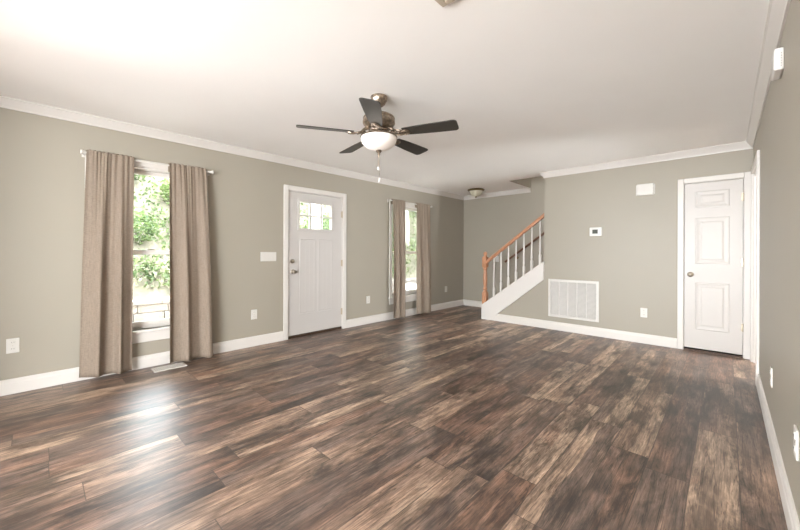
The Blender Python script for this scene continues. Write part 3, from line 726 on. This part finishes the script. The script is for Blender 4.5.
# ------------------------------------------------------------------ return grille
g = empty('air_return_grille', (-1.655, YB, 0.20), 'large white return air grille low on the back wall', 'vent')
gx0, gx1, gz0, gz1 = -2.003, -1.307, 0.198, 0.772
m_ = MB(); fr = 0.034
m_.box(gx0, gx0 + fr, YB - .014, YB, gz0, gz1).box(gx1 - fr, gx1, YB - .014, YB, gz0, gz1).box(gx0 + fr, gx1 - fr, YB - .014, YB, gz0, gz0 + fr).box(gx0 + fr, gx1 - fr, YB - .014, YB, gz1 - fr, gz1)
m_.build('frame', M_plast, g, 0.004)
MB().box(gx0 + fr, gx1 - fr, YB - .0012, YB, gz0 + fr, gz1 - fr).build('backing', M_back, g)
iw = (gx1 - gx0 - 2 * fr)
for k in range(1, 5):
    x = gx0 + fr + iw * k / 5
    MB().box(x - .006, x + .006, YB - .013, YB - .0015, gz0 + fr, gz1 - fr).build('divider', M_plast, g, 0.002)
nsl = 30
for c in range(5):
    m_ = MB(); xa = gx0 + fr + iw * c / 5 + (.0065 if c else 0.001); xb = gx0 + fr + iw * (c + 1) / 5 - (.0065 if c < 4 else .001)
    for k in range(nsl):
        z = gz0 + fr + (gz1 - gz0 - 2 * fr) * (k + .5) / nsl
        m_.prism([(xa, YB - .010, z - .006), (xa, YB - .009, z - .0068), (xa, YB - .002, z + .003), (xa, YB - .003, z + .004)], (xb - xa, 0, 0))
    m_.build('louver_panel', M_plast, g)

# ------------------------------------------------------------------ wall plates
def wall_at(o, wall, u, z):
    if wall == 'left': o.location = (XL, u, z); o.rotation_euler = (0, 0, PI / 2)
    elif wall == 'right': o.location = (XR, u, z); o.rotation_euler = (0, 0, -PI / 2)
    elif wall == 'back': o.location = (u, YB, z)
    else: o.location = (u, YF, z)
    return o
out0 = empty('wall_outlet', (0, 0, 0), 'x', 'outlet', 'white wall outlets')
MB().box(-.037, .037, -.008, 0, -.060, .060).build('plate', M_plast, out0, 0.003)
for z in (-.026, .026):
    s_ = MB().lathe([(0, -.0105), (.015, -.0105), (.0165, -.0095), (.0165, -.0078), (0, -.0078)], (0, 0, z), 20, 'Y').build('socket', M_plast, out0)
    for x in (-.006, .006): MB().box(x - .001, x + .001, -.0112, -.0104, z - .002, z + .007).build('contact_slot', M_slot, s_)
MB().lathe([(0, -.0092), (.003, -.0088), (.003, -.0078), (0, -.0078)], (0, 0, 0), 10, 'Y').build('screw', M_nick, out0)
spots = [('left', -0.128, .394, 'white wall outlet on the left wall, left of the near curtains'),
         ('left', 1.873, .394, 'white wall outlet below the light switches beside the front door'),
         ('left', 3.756, .392, 'white wall outlet between the front door and the far curtains'),
         ('left', 5.918, .402, 'white wall outlet in the far corner right of the far curtains'),
         ('back', -0.785, .398, 'white wall outlet on the back wall between return grille and closet door'),
         ('right', 3.200, .400, 'white wall outlet on the right wall nearest the cased doorway'),
         ('right', 2.125, .412, 'white wall outlet on the right wall nearest the camera')]
for i, (wl, u, z, lab) in enumerate(spots):
    o = out0 if i == len(spots) - 1 else copy_tree(out0)
    o['label'] = lab; wall_at(o, wl, u, z)
sw = empty('light_switch', (0, 0, 0), 'white three gang light switch plate beside the front door', 'light switch')
MB().box(-.105, .105, -.006, 0, -.059, .059).build('plate', M_plast, sw, 0.003)
for x in (-.058, 0, .058): MB().prism([(x - .0165, -.006, -.033), (x - .0165, -.010, -.033), (x - .0165, -.0075, 0), (x - .0165, -.0065, .033), (x - .0165, -.006, .033)], (.033, 0, 0)).build('rocker', M_plast, sw)
wall_at(sw, 'left', 2.056, 1.112)
sw2 = empty('light_switch', (0, 0, 0), 'white light switch on the wall behind the balusters', 'light switch')
MB().box(-.040, .040, -.006, 0, -.060, .060).build('plate', M_plast, sw2, 0.003)
MB().box(-.005, .005, -.018, -.006, -.003, .015).build('toggle', M_plast, sw2, 0.002)
wall_at(sw2, 'far', -3.46, 1.04)
# thermostat
th = empty('thermostat', (-1.348, YB, 1.475), 'white thermostat with small grey display on the back wall', 'thermostat')
MB().box(-1.425, -1.271, YB - .026, YB, 1.414, 1.536).build('body', M_plast, th, 0.006)
MB().box(-1.388, -1.320, YB - .0275, YB - .0255, 1.447, 1.505).build('screen', M_screen, th)
for z in (1.462, 1.490): MB().box(-1.300, -1.286, YB - .029, YB - .0258, z - .006, z + .006).build('button', M_plast, th, 0.002)
# door chime
dc = empty('door_chime', (-0.772, YB, 2.0), 'white door chime box high on the back wall', 'door chime')
MB().box(-.862, -.684, YB - .045, YB, 1.926, 2.072).build('cover', M_plast, dc, 0.006)
MB().box(-.874, -.672, YB - .012, YB, 1.934, 2.064).build('backplate', M_plast, dc, 0.002)
# alarm on right wall
al = empty('alarm_sounder', (XR, 2.70, 2.18), 'white alarm box high on the right wall under the crown', 'alarm')
MB().box(XR - .038, XR, 2.625, 2.785, 2.125, 2.238).build('body', M_plast, al, 0.008)
for z in (2.143, 2.156, 2.169, 2.182, 2.195, 2.208): MB().box(XR - .012, XR - .0095, 2.6235, 2.6252, z - .003, z + .0025).build('vent_slot', M_slot, al)
# ceiling register at the top edge of the view
cr_ = empty('ceiling_register', (-.88, 1.29, ZT), 'tan metal ceiling register near the viewpoint', 'vent')
cx0, cx1, cy0, cy1 = -1.040, -.700, 1.190, 1.405
m_ = MB()
m_.box(cx0, cx0 + .03, cy0, cy1, ZT - .012, ZT).box(cx1 - .03, cx1, cy0, cy1, ZT - .012, ZT).box(cx0 + .03, cx1 - .03, cy0, cy0 + .03, ZT - .012, ZT).box(cx0 + .03, cx1 - .03, cy1 - .03, cy1, ZT - .012, ZT)
m_.build('frame', M_reg, cr_, 0.003)
m_ = MB()
for k in range(9):
    y = cy0 + .04 + k * .0165; m_.prism([(cx0 + .03, y, ZT - .010), (cx0 + .03, y + .002, ZT - .010), (cx0 + .03, y + .010, ZT - .001), (cx0 + .03, y + .008, ZT - .001)], (cx1 - cx0 - .06, 0, 0))
m_.build('louver_panel', M_reg, cr_)
# floor register under the near window
fr_ = empty('floor_register', (-4.09, .93, 0), 'white floor register under the near window', 'vent')
qx0, qx1, qy0, qy1 = -4.165, -4.025, .790, 1.075
m_ = MB()
m_.box(qx0, qx1, qy0, qy0 + .02, 0, .007).box(qx0, qx1, qy1 - .02, qy1, 0, .007).box(qx0, qx0 + .02, qy0 + .02, qy1 - .02, 0, .007).box(qx1 - .02, qx1, qy0 + .02, qy1 - .02, 0, .007)
m_.build('frame', M_plast, fr_, 0.002)
m_ = MB()
for k in range(16):
    y = qy0 + .026 + k * .0155; m_.box(qx0 + .02, qx1 - .02, y, y + .008, .0015, .006)
m_.box(-4.099, -4.091, qy0 + .02, qy1 - .02, .0015, .006)
m_.build('grille', M_plast, fr_)
MB().box(qx0 + .02, qx1 - .02, qy0 + .02, qy1 - .02, .0002, .0012).build('damper', M_back, fr_)

# ------------------------------------------------------------------ outside
tag(MB().box(XL - WT - 1.05, XL - WT, -8, 7, ZT + .02, ZT + .12).build('sun_block_eave', M_ext), 'unseen eave added over the front windows to block the sun', 'roof', kind='structure')  # added to keep direct sun out of the windows
GZ = -0.28
tag(MB().box(-7.6, XL - WT, -12, 17, GZ - .3, GZ).build('ground_yard', M_conc), 'pale ground between the house and the block wall', 'ground', kind='structure')
tag(MB().box(-6.35, XL - WT - .001, 1.7, 6.4, GZ, -.06).build('porch_slab', mat('porch_bounce_white', srgb(226, 222, 215), 0.7, var=0.04, vscale=3)), 'pale concrete porch outside the front door', 'porch', kind='structure')  # slab whitened to bounce sunlight up onto the far ceiling
pr_ = empty('porch', (-5.9, 3.85, -.06), 'white porch post and roof edge outside the front door', 'porch', kind='structure')
MB().box(-6.08, -5.92, 3.82, 3.98, -.06, 2.5).build('post', M_trim, pr_, 0.005)
MB().box(-6.12, -5.88, 1.8, 4.1, 2.5, 2.68).build('beam', M_trim, pr_, 0.005)
MB().box(-6.3, XL - WT - 1.06, 1.8, 4.1, 2.68, 2.76).build('porch_roof', M_ext, pr_)
# block retaining wall
m_ = MB(); rr = random.Random(5)
m_.box(-7.74, -7.575, -8, 16, GZ - .1, .21)
zc_ = GZ - .1; row_ = 0
while zc_ < 0.20:
    y = -8 - (row_ % 2) * .2
    while y < 16:
        l = rr.choice((.30, .42, .46)); d = rr.uniform(-.012, .012)
        m_.box(-7.75, -7.5 + d - .02 * row_, y + .005, y + l - .005, zc_ + .004, zc_ + .146); y += l
    zc_ += .15; row_ += 1
rwall = m_.build('retaining_wall', M_stone, None, 0.012)
tag(rwall, 'low tan concrete block retaining wall outside the windows', 'retaining wall')
m_ = MB(); y = -8
while y < 16:
    m_.box(-7.86, -7.52, y + .003, y + .597, zc_, zc_ + .07); y += .6
co = m_.build('wall_cap', M_stone, rwall, 0.01)
zt_ = zc_ + .07
def hill_z(x, y):
    d = -7.75 - x
    return zt_ - .05 + (.74 * d if d < 4 else .74 * 4 + .19 * (d - 4)) + .12 * math.sin(1.3 * y + d) + .08 * math.sin(2.9 * y - 1.7 * d)
bm = bmesh.new(); NX, NY = 34, 60
vg = [[bm.verts.new((-7.75 - 14 * i / NX, -12 + 34 * j / NY, hill_z(-7.75 - 14 * i / NX, -12 + 34 * j / NY) if i else zt_ - .05)) for j in range(NY + 1)] for i in range(NX + 1)]
for i in range(NX):
    for j in range(NY): bm.faces.new((vg[i][j], vg[i][j + 1], vg[i + 1][j + 1], vg[i + 1][j]))
h_ = MB(); h_.bm.free(); h_.bm = bm
tag(h_.build('hillside', M_mulch, smooth=True), 'steep planted hillside rising beyond the block wall', 'hillside', kind='structure')
def leaf(bm, p, size, rr):
    n = Vector((rr.gauss(0, 1), rr.gauss(0, 1), rr.gauss(.6, 1))).normalized()
    s = n.orthogonal().normalized(); s.rotate(Matrix.Rotation(rr.uniform(0, 6.28), 3, n)); t = n.cross(s)
    L = size * rr.uniform(.7, 1.3); Wd = L * .5
    v = [bm.verts.new(p + q) for q in (-t * L * .5, s * Wd * .5 + n * L * .06, t * L * .5, -s * Wd * .5 + n * L * .06)]
    bm.faces.new(v)
SPOTS = [(-9.2, 1.5, .5), (-10.6, 2.6, .55), (-11.6, 1.6, .6), (-11.7, 3.3, .65), (-9.4, 6.2, .65), (-9.6, 8.0, .65), (-11.5, 7.2, .6), (-11.3, 9.2, .6), (-9.0, 10.9, .5), (-11.4, 13.4, .65), (-9.3, 10.05, .3)]
rr = random.Random(9); bm = bmesh.new()
for k in range(34000):
    d = rr.uniform(.0, 5.5) ; y = rr.uniform(-1, 14); x = -7.98 - d
    keep = 0.5 + 0.5 * math.sin(1.1 * y + .6 * d) * math.cos(1.7 * d)
    if 2.3 < d < 3.2: keep *= .22
    if rr.random() > .25 + .9 * keep or any((x - a) ** 2 + (y - b) ** 2 < (.8 * c) ** 2 for a, b, c in SPOTS): continue
    leaf(bm, Vector((x, y, hill_z(x, y) + rr.uniform(.02, .22))), .12, rr)
h_ = MB(); h_.bm.free(); h_.bm = bm
tag(h_.build('ground_cover', M_ivy), 'pale green ivy ground cover on the hillside', 'ground cover', kind='stuff')
def crown_mesh(name, n, size, seed, shell=.55):
    rr = random.Random(seed); bm = bmesh.new()
    for k in range(n):
        v = Vector((rr.gauss(0, 1), rr.gauss(0, 1), rr.gauss(0, 1))).normalized() * (rr.uniform(shell, 1.0) * (1 + .18 * math.sin(7 * rr.random())))
        leaf(bm, v, size, rr)
    me = bpy.data.meshes.new(name); bm.to_mesh(me); bm.free(); return me
me_a = crown_mesh('shrub_leaves', 900, .22, 1); me_a.materials.append(M_leaf)
me_b = crown_mesh('shrub_leaves_pale', 900, .24, 2); me_b.materials.append(M_leaf2)
def stem_mesh(h, r, seed):
    mb = MB(); rr = random.Random(seed)
    for k in range(4):
        a = k * 1.57 + rr.random(); mb.tube([(0, 0, -.1), (.25 * h * math.cos(a), .25 * h * math.sin(a), h * .5), (.5 * h * math.cos(a), .5 * h * math.sin(a), h)], [r, r * .7, r * .3], 6)
    me = bpy.data.meshes.new('stems'); bmesh.ops.recalc_face_normals(mb.bm, faces=mb.bm.faces); mb.bm.to_mesh(me); mb.bm.free(); me.materials.append(M_bark); return me
me_s = stem_mesh(.5, .025, 4)
def shrub(x, y, r, rz, pale, label):
    z = hill_z(x, y)
    root = empty('hillside_shrub', (x, y, z), label, 'shrub', 'shrubs on the hillside')
    f = bpy.data.objects.new('foliage', me_b if pale else me_a); C.objects.link(f); f.parent = root; f.location = (0, 0, r * .75); f.scale = (r, r, r * .8); f.rotation_euler = (0, 0, rz)
    s_ = bpy.data.objects.new('stems', me_s); C.objects.link(s_); s_.parent = root; s_.scale = (r, r, r)
SH = [(-9.2, 1.5, .42, 0, 'dark green shrub low on the hillside, in the near window'), (-10.6, 2.6, .5, 1, 'pale shrub in the middle of the near window view'),
      (-11.6, 1.6, .55, 0, 'large green shrub at the top of the near window view'), (-11.7, 3.3, .6, 1, 'large pale shrub at the upper right of the near window view'),
      (-9.4, 6.2, .6, 0, 'green shrub behind the left lites of the front door'), (-9.6, 8.0, .62, 1, 'pale shrub behind the right lites of the front door'),
      (-11.5, 7.2, .55, 0, 'tall green shrub above the front door lites view'), (-11.3, 9.2, .55, 1, 'pale shrub seen between the door post and far window'),
      (-9.0, 10.95, .40, 1, 'pale low shrub in the far window'), (-11.4, 13.4, .6, 0, 'green shrub high in the far window')]
for i, (x, y, r, pale, lab) in enumerate(SH): shrub(x, y, r, i * 1.3, pale, lab)
def tree(x, y, h, r, cr, label, pale):
    z = hill_z(x, y); root = empty('hillside_tree', (x, y, z), label, 'tree', 'trees on the hillside')
    mb = MB(); mb.tube([(x, y, z - .2), (x + .03, y + .02, z + h * .3), (x - .03, y, z + h * .7), (x + .05, y + .05, z + h)], [r * 1.25, r, r * .8, r * .4], 14)
    mb.build('trunk', M_bark, root, smooth=True)
    f = bpy.data.objects.new('foliage', me_b if pale else me_a); C.objects.link(f); f.parent = root; f.location = (0, 0, h + cr * .3); f.scale = (cr, cr, cr * .9)
tree(-9.3, 10.05, 2.6, .17, 1.3, 'grey trunked tree in the far window', 1)
bl = MB(); bmesh.ops.create_icosphere(bl.bm, subdivisions=3, radius=.34)
rr = random.Random(3)
for v in bl.bm.verts: v.co *= 1 + .10 * math.sin(5 * v.co.x + 3 * v.co.y) + .06 * math.sin(11 * v.co.z + 4 * v.co.x); v.co.z *= .8; v.co += Vector((-7.15, 7.95, GZ + .23))
tag(bl.build('boulder', M_rock, smooth=True), 'pale boulder on the ground outside the far window', 'boulder')
